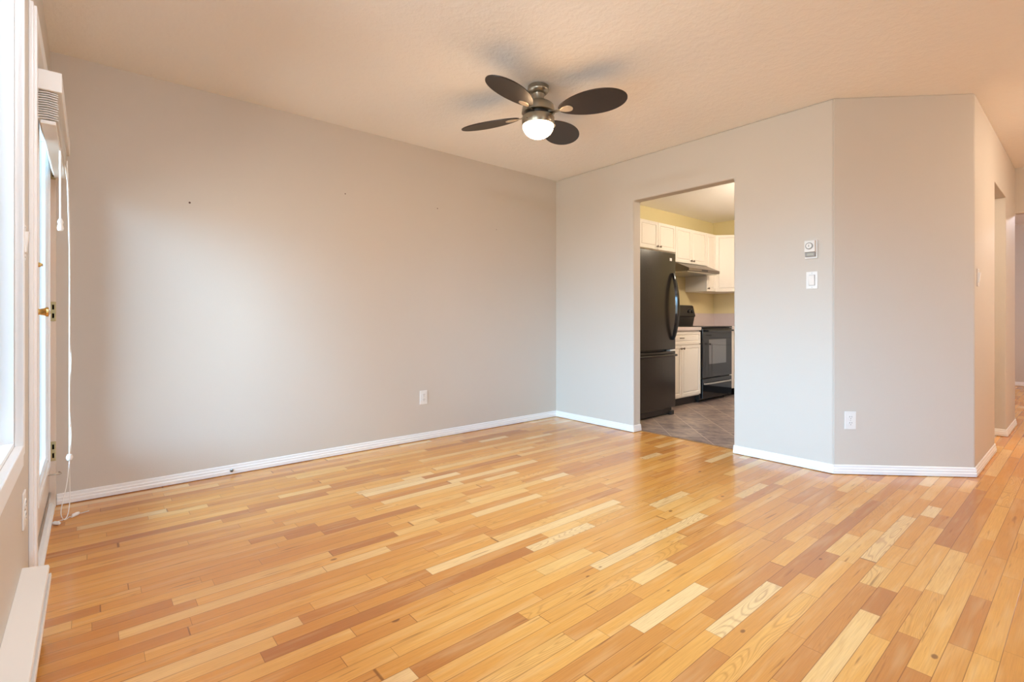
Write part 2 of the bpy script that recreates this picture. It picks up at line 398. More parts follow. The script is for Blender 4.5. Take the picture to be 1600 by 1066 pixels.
# baseboards
BP = [(0, 0.004), (0.012, 0.004), (0.0125, 0.024), (0.010, 0.028), (0.010, 0.040), (0.007, 0.044), (0.006, 0.058), (0.003, 0.061), (0, 0.061)]
def baseboard(name, a, b, out, label=None):
    bm = bmesh.new(); extrude_profile(bm, BP, (a[0], a[1], 0), (b[0], b[1], 0), out=(out[0], out[1], 0))
    return struct(obj(name, bm, 'white'), label)
baseboard('baseboard_left', (0, 0.027), (0, 3.845), (1, 0), 'white stepped baseboard along the left wall')
baseboard('baseboard_back_left', (0.0, 3.845), (OX0, 3.845), (0, -1), 'short white baseboard left of the kitchen opening')
baseboard('baseboard_opening', (OX0, 3.835), (OX0, 3.95), (1, 0))
baseboard('baseboard_back_right', (OX1, 3.845), (2.526, 3.845), (0, -1), 'white baseboard right of the kitchen opening')
q = math.sqrt(0.5)
baseboard('baseboard_diagonal', (2.520, 3.843), (3.130, 4.453), (q, -q), 'white baseboard of the diagonal wall')
baseboard('baseboard_hall', (3.127, 4.447), (3.127, 5.40), (1, 0), 'white baseboard of the hall wall before its opening')
baseboard('baseboard_hall_far', (3.127, 6.135), (3.127, 6.86), (1, 0), 'white baseboard of the hall wall past its opening')
baseboard('baseboard_hall_jamb', (3.017, 6.135), (3.135, 6.135), (0, -1))
baseboard('baseboard_far', (2.5, 10.87), (7.2, 10.87), (0, -1), 'white baseboard of the far wall')
bm = bmesh.new(); extrude_profile(bm, [(-0.012, 0), (0.012, 0), (0.008, 0.004), (-0.008, 0.004)], (OX0, 3.945, 0), (OX1, 3.945, 0), out=(0, 1, 0))
struct(obj('trim_threshold', bm, simple('threshold_wood', srgb(150, 110, 66), 0.35)), 'thin strip where oak floor meets kitchen tile')

# ------------------------------------------------------------------ windows
def window(name, cx, cy, z0, z1, width, rz, label=None):
    r = root(name, (cx, cy, z0), rz, label); hw = width/2; h = z1-z0
    def ring(bm, a, b, y0, y1):       # rectangular picture frame from inset a to inset b
        xo, xi = hw-a, hw-b
        box(bm, -xo, -xi, y0, y1, a, h-a); box(bm, xi, xo, y0, y1, a, h-a)
        box(bm, -xi, xi, y0, y1, a, b); box(bm, -xi, xi, y0, y1, h-b, h-a)
    bm = bmesh.new(); ring(bm, -0.075, -0.03, 0.0, 0.014); ring(bm, -0.03, 0.0, 0.0, 0.020)
    obj('window_casing', bm, 'white', r, 0.003)
    bm = bmesh.new(); ring(bm, 0.0, 0.012, -0.12, 0.0); obj('window_jamb', bm, 'white', r)
    f = bmesh.new(); ring(f, 0.012, 0.030, -0.085, -0.055); ring(f, 0.030, 0.036, -0.080, -0.062)
    fo = obj('window_frame', f, 'white', r, 0.002)
    bm = bmesh.new(); box(bm, -0.022, 0.022, -0.085, -0.055, 0.03, h-0.06); obj('mullion', bm, 'white', r, 0.002)
    for s in (-1, 1):
        bm = bmesh.new(); box(bm, *( (-hw+0.034, -0.02) if s < 0 else (0.02, hw-0.034)), -0.074, -0.070, 0.034, h-0.034)
        obj('window_pane', bm, 'glass', r)
    return r
window('window_1', (WX0+WX1)/2, 0, WZ0, WZ1, WX1-WX0, 0, 'large white framed window at the left edge')
window('added_window', 7.2, 1.2, VZ0, VZ1, 0.8, -PI/2)  # unseen window added so daylight reaches the left wall

# ------------------------------------------------------------------ patio door
d = root('door_1', (0, 0, 0), label='cream patio door with a tall glass pane and brass hardware, beside left wall')
GX0, GX1, GZ0, GZ1 = 0.165, 0.88, 0.27, 1.93
bm = bmesh.new(); wall_holes(bm, (DX1, -0.002), (DX0, -0.002), 0.044, DZ1-0.01, [(DX1-GX1, DX1-GX0, GZ0, GZ1)], z0=0.03)
obj('door_panel', bm, 'cream', d, 0.002)
bm = bmesh.new()
def dring(bm, a, b, y0, y1):
    box(bm, GX0+a, GX0+b, y0, y1, GZ0+a, GZ1-a); box(bm, GX1-b, GX1-a, y0, y1, GZ0+a, GZ1-a)
    box(bm, GX0+b, GX1-b, y0, y1, GZ0+a, GZ0+b); box(bm, GX0+b, GX1-b, y0, y1, GZ1-b, GZ1-a)
dring(bm, -0.022, 0.004, -0.004, 0.009); dring(bm, 0.004, 0.022, -0.03, 0.003); dring(bm, 0.022, 0.032, -0.035, -0.006)
obj('glazing_bead', bm, 'white', d, 0.002)
bx('door_pane', 'glass', d, GX0+0.03, GX1-0.03, -0.026, -0.022, GZ0+0.03, GZ1-0.03)
bx('door_sweep', 'silver', d, DX0+0.01, DX1-0.01, -0.001, 0.006, 0.070, 0.086, bevel=0.001)
def rotY():  # lathe axis z -> +y
    return Matrix.Rotation(-PI/2, 4, 'X')
bm = bmesh.new(); lathe(bm, [(0, 0), (0.034, 0), (0.034, 0.004), (0.028, 0.009), (0.014, 0.011), (0.011, 0.022), (0.014, 0.034), (0.018, 0.040), (0.017, 0.046), (0, 0.047)], 24, org=(1.085, 0, 1.03), rot=rotY())
dh = obj('door_handle', bm, 'brass', d, smooth=True, label='polished brass lever handle')
bm = bmesh.new(); tube(bm, spline([(1.085, 0.036, 1.03), (1.05, 0.040, 1.032), (1.0, 0.040, 1.030), (0.975, 0.038, 1.026)]), 0.008, 10, None)
obj('lever', bm, 'brass', dh, smooth=True)
bm = bmesh.new(); lathe(bm, [(0, 0), (0.030, 0), (0.030, 0.004), (0.024, 0.010), (0.010, 0.011), (0.008, 0.024), (0, 0.024)], 24, org=(1.085, 0, 1.205), rot=rotY())
db = obj('deadbolt', bm, 'brass', d, smooth=True)
bx('thumb_turn', 'brass', db, 1.068, 1.102, 0.014, 0.030, 1.200, 1.210, bevel=0.003)
for z in (0.30, 1.045, 1.80):
    bm = bmesh.new(); box(bm, 0.0305, 0.033, -0.0005, 0.0245, z-0.052, z+0.052)
    h = obj('hinge', bm, 'brass_dull', d, 0.001, label='brass hinge leaf')
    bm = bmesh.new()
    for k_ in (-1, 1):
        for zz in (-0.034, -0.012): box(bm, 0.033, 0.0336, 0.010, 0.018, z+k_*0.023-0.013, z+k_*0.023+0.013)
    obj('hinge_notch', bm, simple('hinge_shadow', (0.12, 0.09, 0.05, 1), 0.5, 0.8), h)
bm = bmesh.new(); tube(bm, spline([(0.16, 0.0, 0.205), (0.16, 0.030, 0.205), (0.14, 0.048, 0.20), (0.105, 0.040, 0.202)]), 0.004, 8)
obj('hold_open_hook', bm, 'silver', d, smooth=True)

bm = bmesh.new(); box(bm, 0.0, 0.03, -0.12, 0.025, 0, 2.12)
box(bm, DX1, DX1+0.012, -0.12, 0.0, 0, DZ1)
struct(obj('trim_1', bm, 'cream', None, 0.002), 'cream jamb at hinge side of the patio door')
bm = bmesh.new(); box(bm, DX1, DX1+0.055, 0, 0.020, 0, 2.12); box(bm, DX1+0.055, DX1+0.085, 0, 0.013, 0, 2.12)
struct(obj('trim_2', bm, 'white', None, 0.003), 'white casing at latch side of the patio door')
bm = bmesh.new(); box(bm, 0.03, DX1, 0, 0.020, DZ1, 2.12); box(bm, DX0, DX1, -0.12, 0.0, DZ1-0.008, DZ1)
struct(obj('trim_3', bm, 'white', None, 0.003), 'white head casing over the patio door')
bm = bmesh.new(); extrude_profile(bm, [(-0.20, 0), (0.022, 0), (0.022, 0.012), (0.012, 0.022), (-0.05, 0.028), (-0.20, 0.028)], (0.03, 0, 0), (DX1, 0, 0), out=(0, 1, 0))
struct(obj('trim_4', bm, 'white', None, 0.001), 'white threshold under the patio door')

# ------------------------------------------------------------------ raised mini blind on the door
b = thing('window_blind', 'white mini blind pulled up above the patio door glass', 'blind', (0.6, 0, 1.86))
bx('head_rail', 'plastic', b, -0.47, 0.49, 0.010, 0.083, 0.0, 0.075, bevel=0.003)
bm = bmesh.new()
for i in range(12):
    z = -0.007-i*0.0088; j = random.uniform(-0.002, 0.002); sag = 0.006*i/12
    vs = []
    for sx, dz in ((-0.46, -sag), (0.48, 0.0)):
        for y, c in ((0.016, 0), (0.044, 0.004), (0.072, 0)): vs.append(bm.verts.new((sx, y+j, z+c+dz+random.uniform(-0.0008, 0.0008))))
    lo = [bm.verts.new(v.co-Vector((0, 0, 0.0022))) for v in vs]
    for A, flip in ((vs, False), (lo, True)):
        for q_ in range(2): bm.faces.new([A[q_], A[q_+1], A[q_+4], A[q_+3]])
    bm.faces.new([vs[0], vs[3], lo[3], lo[0]]); bm.faces.new([vs[2], vs[5], lo[5], lo[2]])
    bm.faces.new([vs[0], vs[1], lo[1], lo[0]]); bm.faces.new([vs[1], vs[2], lo[2], lo[1]])
    bm.faces.new([vs[3], vs[4], lo[4], lo[3]]); bm.faces.new([vs[4], vs[5], lo[5], lo[4]])
obj('slat_stack', bm, 'slat', b)
bx('bottom_rail', 'plastic', b, -0.46, 0.48, 0.022, 0.066, -0.125, -0.110, bevel=0.003)
bm = bmesh.new(); random.seed(3)
for k_ in range(7):   # loops of gathered ladder string under the stack
    x0 = -0.42+0.03*k_; tube(bm, spline([(x0, 0.07, -0.10), (x0+random.uniform(-.02, .02), 0.08, -0.16-random.random()*0.05), (x0+0.05, 0.072, -0.13), (x0+0.07, 0.07, -0.10)]), 0.0012, 5)
obj('ladder_string', bm, 'cord', b)
# lift cords falling to the floor with a knot, and a short tilt cord
cx, cy = 0.27-0.6, 0.085
Z = lambda z: z-1.86
bm = bmesh.new()
tube(bm, spline([(cx, cy-0.01, Z(1.80)), (cx, cy, Z(1.4)), (cx+0.004, cy, Z(0.92)), (cx-0.025, cy+0.005, Z(0.80)), (cx-0.004, cy, Z(0.66)), (cx+0.012, cy, Z(0.55)), (cx-0.018, cy+0.005, Z(0.42)), (cx, cy, Z(0.315))]), 0.0032, 6)
tube(bm, spline([(cx+0.006, cy-0.01, Z(1.80)), (cx+0.005, cy, Z(1.3)), (cx+0.010, cy, Z(0.80)), (cx+0.025, cy, Z(0.60)), (cx-0.006, cy, Z(0.48)), (cx+0.012, cy, Z(0.38)), (cx, cy, Z(0.315))]), 0.0032, 6)
lc = obj('lift_cord', bm, 'cord', b, smooth=True)
bm = bmesh.new(); lathe(bm, [(0, -0.016), (0.010, -0.012), (0.014, 0), (0.010, 0.014), (0, 0.018)], 14, org=(cx, cy, Z(0.305))); obj('cord_knot', bm, 'cord', lc, smooth=True)
bm = bmesh.new()
tA = (0.335-0.6, 0.020+0.012, Z(0.010)); tB = (0.27-0.6, 0.105, Z(0.010))
tube(bm, spline([(cx, cy, Z(0.295)), (cx+0.03, cy-0.01, Z(0.18)), (cx+0.060, cy-0.03, Z(0.06)), (cx+0.035, cy-0.02, Z(0.006)), (cx+0.0, cy+0.0, Z(0.004)), (tB[0]+0.02, tB[1]-0.01, Z(0.006)), tB]), 0.0022, 6)
tube(bm, spline([(cx, cy, Z(0.295)), (cx-0.022, cy, Z(0.18)), (cx-0.022, cy, Z(0.08)), (cx+0.01, cy-0.01, Z(0.01)), (cx+0.04, cy-0.04, Z(0.005)), tA]), 0.0022, 6)
tube(bm, spline([tB, (tB[0]-0.03, tB[1]+0.03, Z(0.004)), (tB[0]-0.045, tB[1]+0.055, Z(0.003))]), 0.0018, 6)
obj('floor_cord', bm, 'cord', lc, smooth=True)
def tassel(p, rot):
    bm = bmesh.new(); lathe(bm, [(0.0, -0.002), (0.005, 0), (0.0095, 0.008), (0.0095, 0.026), (0.0075, 0.038), (0.004, 0.042), (0, 0.042)], 14, org=p, rot=rot)
    return bm
obj('cord_tassel', tassel((tA[0], tA[1]-0.005, tA[2]), Matrix.Rotation(2.2, 4, 'Z') @ Matrix.Rotation(PI/2, 4, 'X')), 'plastic', lc, smooth=True)
obj('cord_tassel', tassel((tB[0]+0.012, tB[1]-0.01, tB[2]), Matrix.Rotation(0.9, 4, 'Z') @ Matrix.Rotation(PI/2, 4, 'X') @ Matrix.Rotation(PI, 4, 'X')), 'plastic', lc, smooth=True)
bm = bmesh.new(); tx = 0.71-0.6; ty = 0.066
tube(bm, [(tx, ty, Z(1.84)), (tx, ty, Z(1.44))], 0.0022, 6); tc_ = obj('tilt_cord', bm, 'cord', b, smooth=True)
bm = bmesh.new(); lathe(bm, [(0, 0.055), (0.005, 0.050), (0.011, 0.036), (0.008, 0.026), (0.012, 0.010), (0.009, -0.002), (0, -0.004)], 14, org=(tx, ty, Z(1.39))); obj('cord_tassel', bm, 'plastic', tc_, smooth=True)
bm = bmesh.new(); tube(bm, [(tx+0.012, ty-0.004, Z(1.84)), (tx+0.010, ty-0.002, Z(1.42))], 0.0018, 6); obj('tilt_cord', bm, 'cord', b, smooth=True)

# ------------------------------------------------------------------ baseboard heater
hx0, hx1 = 1.43, 3.35
h = thing('baseboard_heater', 'long cream electric baseboard heater on window wall in lower left corner', 'heater', ((hx0+hx1)/2, 0, 0.033))
o0 = -(hx1-hx0)/2; o1 = -o0
bm = bmesh.new(); extrude_profile(bm, [(0.0, 0.162), (0.062, 0.158), (0.0645, 0.166), (0.062, 0.174), (0.0, 0.182)], (o0, 0, 0), (o1, 0, 0), out=(0, 1, 0)); obj('top_cover', bm, 'heater', h, 0.0015)
bm = bmesh.new(); extrude_profile(bm, [(0.060, 0.148), (0.0685, 0.150), (0.070, 0.140), (0.056, 0.026), (0.048, 0.022)], (o0+0.012, 0, 0), (o1-0.012, 0, 0), out=(0, 1, 0)); obj('front_panel', bm, 'heater', h, 0.001)
bm = bmesh.new(); box(bm, o0+0.01, o1-0.01, 0.0, 0.05, 0.02, 0.160); obj('heater_body', bm, 'black_matte', h)
for s in (o0+0.004, o1-0.014):
    bm = bmesh.new(); extrude_profile(bm, [(0, 0.0), (0.050, 0.0), (0.062, 0.16), (0.0, 0.17)], (s, 0, 0), (s+0.010, 0, 0), out=(0, 1, 0)); obj('end_cap', bm, 'heater', h, 0.001)

# ------------------------------------------------------------------ wall plates (local: x wide, -y outwards, z up)
def plate(name, label, cat, loc, rz, kind, group=None):
    r = thing(name, label, cat, loc, rz, group)
    bx('cover_plate', 'plastic', r, -0.035, 0.035, -0.005, 0.0, -0.0575, 0.0575, bevel=0.002)
    if kind == 'outlet':
        for s in (-1, 1):
            z = s*0.0195; bm = bmesh.new()
            lathe(bm, [(0, 0.0), (0.0165, 0.0), (0.0165, 0.003), (0, 0.003)], 24, org=(0, -0.0045, z), rot=Matrix.Rotation(PI/2, 4, 'X'))
            rc = obj('receptacle', bm, 'plastic', r)
            bm = bmesh.new()
            for xx in (-0.0062, 0.0062): box(bm, xx-0.0011, xx+0.0011, -0.0079, -0.0074, z+0.001, z+0.009)
            lathe(bm, [(0, 0.0), (0.0024, 0.0), (0.0024, 0.0005), (0, 0.0005)], 10, org=(0, -0.0074, z-0.007), rot=Matrix.Rotation(PI/2, 4, 'X'))
            obj('socket_slot', bm, 'slot', rc)
        bm = bmesh.new(); lathe(bm, [(0, 0), (0.003, 0), (0.0025, 0.0012), (0, 0.0014)], 12, org=(0, -0.005, 0), rot=Matrix.Rotation(PI/2, 4, 'X')); obj('screw', bm, 'silver', r)
    else:
        bm = bmesh.new(); box(bm, -0.0185, 0.0185, -0.0065, -0.005, -0.0355, 0.0355); obj('switch_frame', bm, 'plastic_grey' if kind == 'switch' else 'plastic', r)
        bm = bmesh.new(); extrude_profile(bm, [(0.0, -0.033), (0.004, -0.033), (0.0105, 0.033), (0.0, 0.033)][::-1], (-0.0165, -0.005, 0), (0.0165, -0.005, 0), out=(0, -1, 0)); obj('rocker', bm, 'plastic', r, 0.001)
        for z in (-0.048, 0.048):
            bm = bmesh.new(); lathe(bm, [(0, 0), (0.003, 0), (0.0025, 0.0012), (0, 0.0014)], 12, org=(0, -0.005, z), rot=Matrix.Rotation(PI/2, 4, 'X')); obj('screw', bm, 'silver', r)
    return r
plate('wall_outlet', 'white duplex outlet low on the long left wall', 'outlet', (0.0, 2.279, 0.355), PI/2, 'outlet')
plate('wall_outlet', 'white duplex outlet low on the diagonal wall', 'outlet', (2.522+0.0727, 3.845+0.0727, 0.349), PI/4, 'outlet')
plate('light_switch', 'white rocker switch on the back wall under the thermostat', 'switch', (2.397, 3.845, 1.265), 0, 'switch')
plate('light_switch', 'white rocker switch on the hall wall beside the diagonal wall corner', 'switch', (3.127, 4.565, 1.275), PI/2, 'rocker')
plate('light_switch', 'white switch plate between window and patio door casing', 'switch', (1.40, 0.0, 1.25), PI, 'rocker')
plate('wall_outlet', 'white outlet low between heater and patio door casing', 'outlet', (1.40, 0.0, 0.39), PI, 'outlet')

t = thing('thermostat', 'small white dial thermostat above the light switch on the back wall', 'thermostat', (2.392, 3.845, 1.472), 0)
bx('backplate', 'plastic', t, -0.036, 0.040, -0.010, 0.0, -0.062, 0.060, bevel=0.002)
bm = bmesh.new(); box(bm, -0.032, 0.032, -0.034, -0.010, -0.020, 0.056); obj('cover', bm, 'plastic', t, 0.003)
bx('scale_window', 'plastic_grey', t, -0.030, 0.030, -0.026, -0.010, -0.050, -0.021, bevel=0.001)
bm = bmesh.new(); box(bm, -0.018, 0.022, -0.0265, -0.026, -0.043, -0.029); obj('scale_strip', bm, simple('scale_strip', (0.45, 0.44, 0.38, 1), 0.4), t)
bm = bmesh.new(); lathe(bm, [(0, 0), (0.0225, 0), (0.0225, 0.006), (0.0185, 0.006), (0.0185, 0.003), (0, 0.003)], 32, org=(-0.001, -0.034, 0.020), rot=Matrix.Rotation(PI/2, 4, 'X')); dl = obj('dial_ring', bm, 'plastic_grey', t)
bm = bmesh.new(); lathe(bm, [(0, 0.003), (0.018, 0.003), (0.017, 0.009), (0, 0.010)], 32, org=(-0.001, -0.034, 0.020), rot=Matrix.Rotation(PI/2, 4, 'X')); obj('dial', bm, 'plastic', dl, smooth=True)
bm = bmesh.new(); box(bm, -0.003, 0.001, -0.0448, -0.0438, 0.013, 0.027); obj('dial_pointer', bm, 'plastic_grey', dl)

# nail anchors left in the long wall, and the round jack in the baseboard
for (y, z, lb) in ((0.633, 1.725, 'dark wall anchor hole nearest the patio door on the left wall'),
               (1.615, 1.941, 'dark wall anchor hole second from the patio door'),
               (2.416, 1.948, 'dark wall anchor hole second from the far corner'),
               (3.056, 1.843, 'small dark anchor hole nearest the far corner')):
    bm = bmesh.new(); s = 0.55 if y > 3 else (0.75 if y > 1 else 1.0)
    lathe(bm, [(0, 0.0), (0.006*s, 0), (0.005*s, 0.0015), (0.0025*s, 0.0020), (0.0025*s, 0.0008), (0, 0.0008)], 12, org=(0, y, z), rot=Matrix.Rotation(PI/2, 4, 'Y'))
    o = obj('wall_anchor', bm, simple('anchor_plastic', (0.10, 0.05, 0.04, 1), 0.6)); o['label'] = lb; o['category'] = 'wall anchor'; o['group'] = 'anchors left in the long wall'
j = thing('cable_jack', 'round metal cable jack in baseboard of the left wall', 'jack', (0.011, 0.861, 0.026), PI/2)
bm = bmesh.new(); lathe(bm, [(0, 0), (0.011, 0), (0.0105, 0.003), (0.006, 0.004), (0, 0.004)], 20, rot=Matrix.Rotation(PI/2, 4, 'X')); obj('flange', bm, 'silver', j)
bm = bmesh.new(); lathe(bm, [(0.0055, 0.004), (0.0055, 0.011), (0.003, 0.011), (0.003, 0.006), (0, 0.006)], 16, rot=Matrix.Rotation(PI/2, 4, 'X')); obj('connector', bm, 'knob', j)

# ------------------------------------------------------------------ ceiling fan
fx, fy = 3.63+0.647*0.163-0.763*3.06, 0.165+0.763*0.163+0.647*3.06
f = thing('ceiling_fan', 'nickel hugger ceiling fan with four dark oval blades and lit globe', 'ceiling fan', (fx, fy, H))
bm = bmesh.new(); lathe(bm, [(0, 0), (0.060, 0), (0.064, -0.004), (0.064, -0.020), (0.067, -0.024), (0.067, -0.030), (0.058, -0.042), (0.045, -0.052), (0, -0.052)], 48); obj('canopy', bm, 'nickel', f, smooth=True)
bm = bmesh.new(); lathe(bm, [(0, -0.05), (0.040, -0.052), (0.036, -0.075), (0.040, -0.095), (0.050, -0.102), (0.080, -0.108), (0.094, -0.120), (0.100, -0.145), (0.102, -0.166), (0.094, -0.170), (0, -0.170)], 48); obj('motor_housing', bm, 'nickel', f, smooth=True)
bm = bmesh.new(); lathe(bm, [(0, -0.168), (0.078, -0.169), (0.078, -0.186), (0, -0.186)], 40); obj('rotor', bm, 'black_matte', f, smooth=True)
bm = bmesh.new(); lathe(bm, [(0, -0.184), (0.080, -0.185), (0.096, -0.190), (0.100, -0.198), (0.100, -0.240), (0.097, -0.244), (0, -0.244)], 48); lk = obj('light_kit', bm, 'nickel', f, smooth=True)
for a in (0.6, 2.7, 4.8):
    bm = bmesh.new(); lathe(bm, [(0, 0), (0.0035, 0), (0.003, 0.003), (0, 0.004)], 10, org=(0.0995*math.cos(a), 0.0995*math.sin(a), -0.222), rot=Matrix.Rotation(a, 4, 'Z') @ Matrix.Rotation(PI/2, 4, 'Y')); obj('screw', bm, 'knob', lk)
bm = bmesh.new(); lathe(bm, [(0.095, -0.2435)]+[(0.095*math.cos(t_), -0.2435-0.078*math.sin(t_)) for t_ in [PI/2*i/12 for i in range(1, 12)]]+[(0, -0.3215)], 48); obj('globe', bm, 'globe', f, smooth=True)
base_ang = math.radians(49.67-28.5)      # direction of the right-hand blade
for kb in range(4):
    ang = base_ang + kb*PI/2
    pitch = math.radians(-13)
    Rm = Matrix.Rotation(ang, 4, 'Z') @ Matrix.Translation((0, 0, -0.172)) @ Matrix.Rotation(pitch, 4, 'X')
    # petal outline, tip rounder than the root
    n = 56; r0, r1 = 0.135, 0.555; cxm = (r0+r1)/2; ax = (r1-r0)/2
    pts = []
    for i in range(n):
        t_ = 2*PI*i/n; x = math.cos(t_); y = math.sin(t_)
        wdt = 0.107*(1.0+0.16*x-0.06*x*x)
        pts.append((cxm+ax*x, wdt*y))
    bm = bmesh.new(); prism(bm, pts, -0.0035, 0.0035); bm.transform(Rm)
    bl = obj('blade', bm, 'blade', f, 0.0015)
    bm = bmesh.new()   # oval medallion under the blade root, pointed inward
    mp = []
    for i in range(32):
        t_ = 2*PI*i/32; x = math.cos(t_); y = math.sin(t_)
        mp.append((0.186+0.042*x, 0.027*y*(1.0+0.25*x)))
    prism(bm, mp, -0.008, -0.003); bm.transform(Rm); obj('medallion', bm, 'medal', bl, 0.002)
    bm = bmesh.new()
    prism(bm, [(0.060, -0.020), (0.10, -0.013), (0.15, -0.012), (0.15, 0.012), (0.10, 0.013), (0.060, 0.020)], -0.0070, -0.0035); bm.transform(Rm); obj('blade_iron', bm, 'nickel', bl, 0.001)

# ------------------------------------------------------------------ kitchen
def door_mesh(w, h, th=0.019, frame=0.052):
    """raised panel door, back at y=0, front at y=-th, x 0..w, z 0..h"""
    bm = bmesh.new(); v = box(bm, 0, w, -th, 0, 0, h); bm.faces.ensure_lookup_table(); bm.normal_update()
    f = [x for x in bm.faces if all(abs(q_.co.y+th) < 1e-6 for q_ in x.verts)][0]
    fr = min(frame, 0.28*min(w, h))
    bmesh.ops.inset_region(bm, faces=[f], thickness=fr)
    bmesh.ops.inset_region(bm, faces=[f], thickness=0.004, depth=-0.009)
    bmesh.ops.inset_region(bm, faces=[f], thickness=0.010, depth=0.0)
    bmesh.ops.inset_region(bm, faces=[f], thickness=0.010, depth=0.007)
    return bm
def knob(parent, x, z, y=-0.019):
    bm = bmesh.new(); lathe(bm, [(0, 0), (0.006, 0), (0.005, 0.010), (0.012, 0.016), (0.014, 0.022), (0.009, 0.027), (0, 0.028)], 18, org=(x, y, z), rot=Matrix.Rotation(PI/2, 4, 'X'))
    obj('knob', bm, 'knob', parent, smooth=True)
def cdoor(root_, name, x, z, w, h, knobs, y=0.0):
    bm = door_mesh(w, h); bmesh.ops.translate(bm, verts=bm.verts, vec=(x, y, z))
    d_ = obj(name, bm, 'cabinet', root_, 0.0015)
    for kx, kz in knobs: knob(d_, x+kx, z+kz, y-0.019)
    return d_
def upper(label, loc, rz, w, z1, depth, doors, group='white upper cabinets'):
    r = thing('wall_cabinet', label, 'cabinet', loc, rz, group)
    h_ = z1-loc[2]
    bx('body', 'cabinet', r, 0.0005, w-0.0005, 0.001, depth-0.003, 0, h_, bevel=0.001)
    g_ = 0.0025
    n = len(doors); dw = w/n
    for i, side in enumerate(doors):
        kx = (dw-2*g_-0.028) if side == 'r' else 0.028
        cdoor(r, 'door', i*dw+g_, g_, dw-2*g_, h_-2*g_, [(kx, 0.035)])
    return r
UF = 0.23; UT = 2.165; UD = UF+0.07
upper('white two-door cabinet above the black refrigerator', (UF, 4.945, 1.835), PI/2, 0.75, UT, UD, 'rl')
upper('white two-door cabinet above the range hood', (UF, 5.695, 1.72), PI/2, 0.76, UT, UD, 'rl')
upper('narrow white cabinet between range hood and corner cabinet', (UF, 6.455, 1.385), PI/2, 0.25, UT, UD, 'l')
r = thing('wall_cabinet', 'white diagonal corner cabinet in the far kitchen corner', 'cabinet', (UF, 6.705, 1.385), PI/4, 'white upper cabinets')
wd = math.hypot(0.24, 0.24); c45 = math.cos(-PI/4); s45 = math.sin(-PI/4)
def loc45(x, y): dx, dy = x-UF, y-6.705; return (dx*c45-dy*s45, dx*s45+dy*c45)
poly = [loc45(*p) for p in ((UF, 6.7055), (UF+0.2395, 6.945), (UF+0.2395, 7.2425), (-0.067, 7.2425), (-0.067, 6.7055))]
poly = [(x, y+0.001) for x, y in poly]
bm = bmesh.new(); prism(bm, poly, 0, UT-1.385); obj('body', bm, 'cabinet', r)
cdoor(r, 'door', 0.004, 0.003, wd-0.008, UT-1.385-0.006, [(wd-0.036, 0.035)])
upper('white cabinet on far kitchen wall beside the corner cabinet', (0.472, 6.945, 1.385), 0, 0.60, UT, 0.30, 'rl')

# base cabinets
def base_cab(label, loc, rz, w, depth=0.60, blank=False):
    r = thing('base_cabinet', label, 'cabinet', loc, rz, 'white base cabinets')
    bx('body', 'cabinet', r, 0.0005, w-0.0005, 0.001, depth-0.003, 0.10, 0.872)
    bx('toe_kick', 'black_matte', r, 0.0005, w-0.0005, 0.055, 0.075, 0.0015, 0.10)
    if blank: return r
    dw = w/2
    d_ = cdoor(r, 'drawer', 0.003, 0.715, w-0.006, 0.145, [])
    bm = bmesh.new()
    bxm = w*0.5
    tube(bm, spline([(bxm-0.035, -0.019, 0.79), (bxm-0.030, -0.036, 0.79), (bxm, -0.042, 0.79), (bxm+0.030, -0.036, 0.79), (bxm+0.035, -0.019, 0.79)]), 0.005, 8)
    obj('pull', bm, 'knob', d_, smooth=True)
    for i, s in enumerate('rl'):
        kx = dw-0.006-0.025 if s == 'r' else 0.025
        cdoor(r, 'door', i*dw+0.003, 0.115, dw-0.006, 0.592, [(kx, 0.555)])
    return r
BF = 0.53
base_cab('white base cabinet between refrigerator and black range', (BF, 4.905, 0), PI/2, 0.849)
bm = bmesh.new()
r = base_cab('white corner base cabinet beyond the range', (BF, 6.520, 0), PI/2, 0.725, blank=True)
base_cab('white base cabinet on far kitchen wall', (0.552, 6.645, 0), 0, 0.80)
base_cab('white base cabinet on far kitchen wall, right-hand one', (1.354, 6.645, 0), 0, 0.80)
def counter(label, polys, splash):
    r = thing('countertop', label, 'countertop', (polys[0][0][0], polys[0][0][1], 0.874), 0)
    ox, oy = polys[0][0]
    bm = bmesh.new()
    for p in polys: prism(bm, [(x-ox, y-oy) for x, y in p], 0.0, 0.041)
    obj('worktop', bm, 'counter', r, 0.006, seg=3)
    for s in splash:
        bm = bmesh.new(); box(bm, s[0]-ox, s[1]-ox, s[2]-oy, s[3]-oy, 0.0405, 0.22); obj('backsplash', bm, 'counter', r, 0.003)
counter('mauve laminate countertop between refrigerator and range', [[(-0.068, 4.91), (0.562, 4.91), (0.562, 5.752), (-0.068, 5.752)]], [(-0.069, -0.05, 4.91, 5.75)])
counter('mauve laminate countertop with backsplash in the far corner', [[(-0.068, 6.522), (0.562, 6.522), (0.562, 6.615), (2.154, 6.615), (2.154, 7.243), (-0.068, 7.243)]], [(-0.069, -0.05, 6.522, 7.24), (-0.048, 2.15, 7.222, 7.243)])

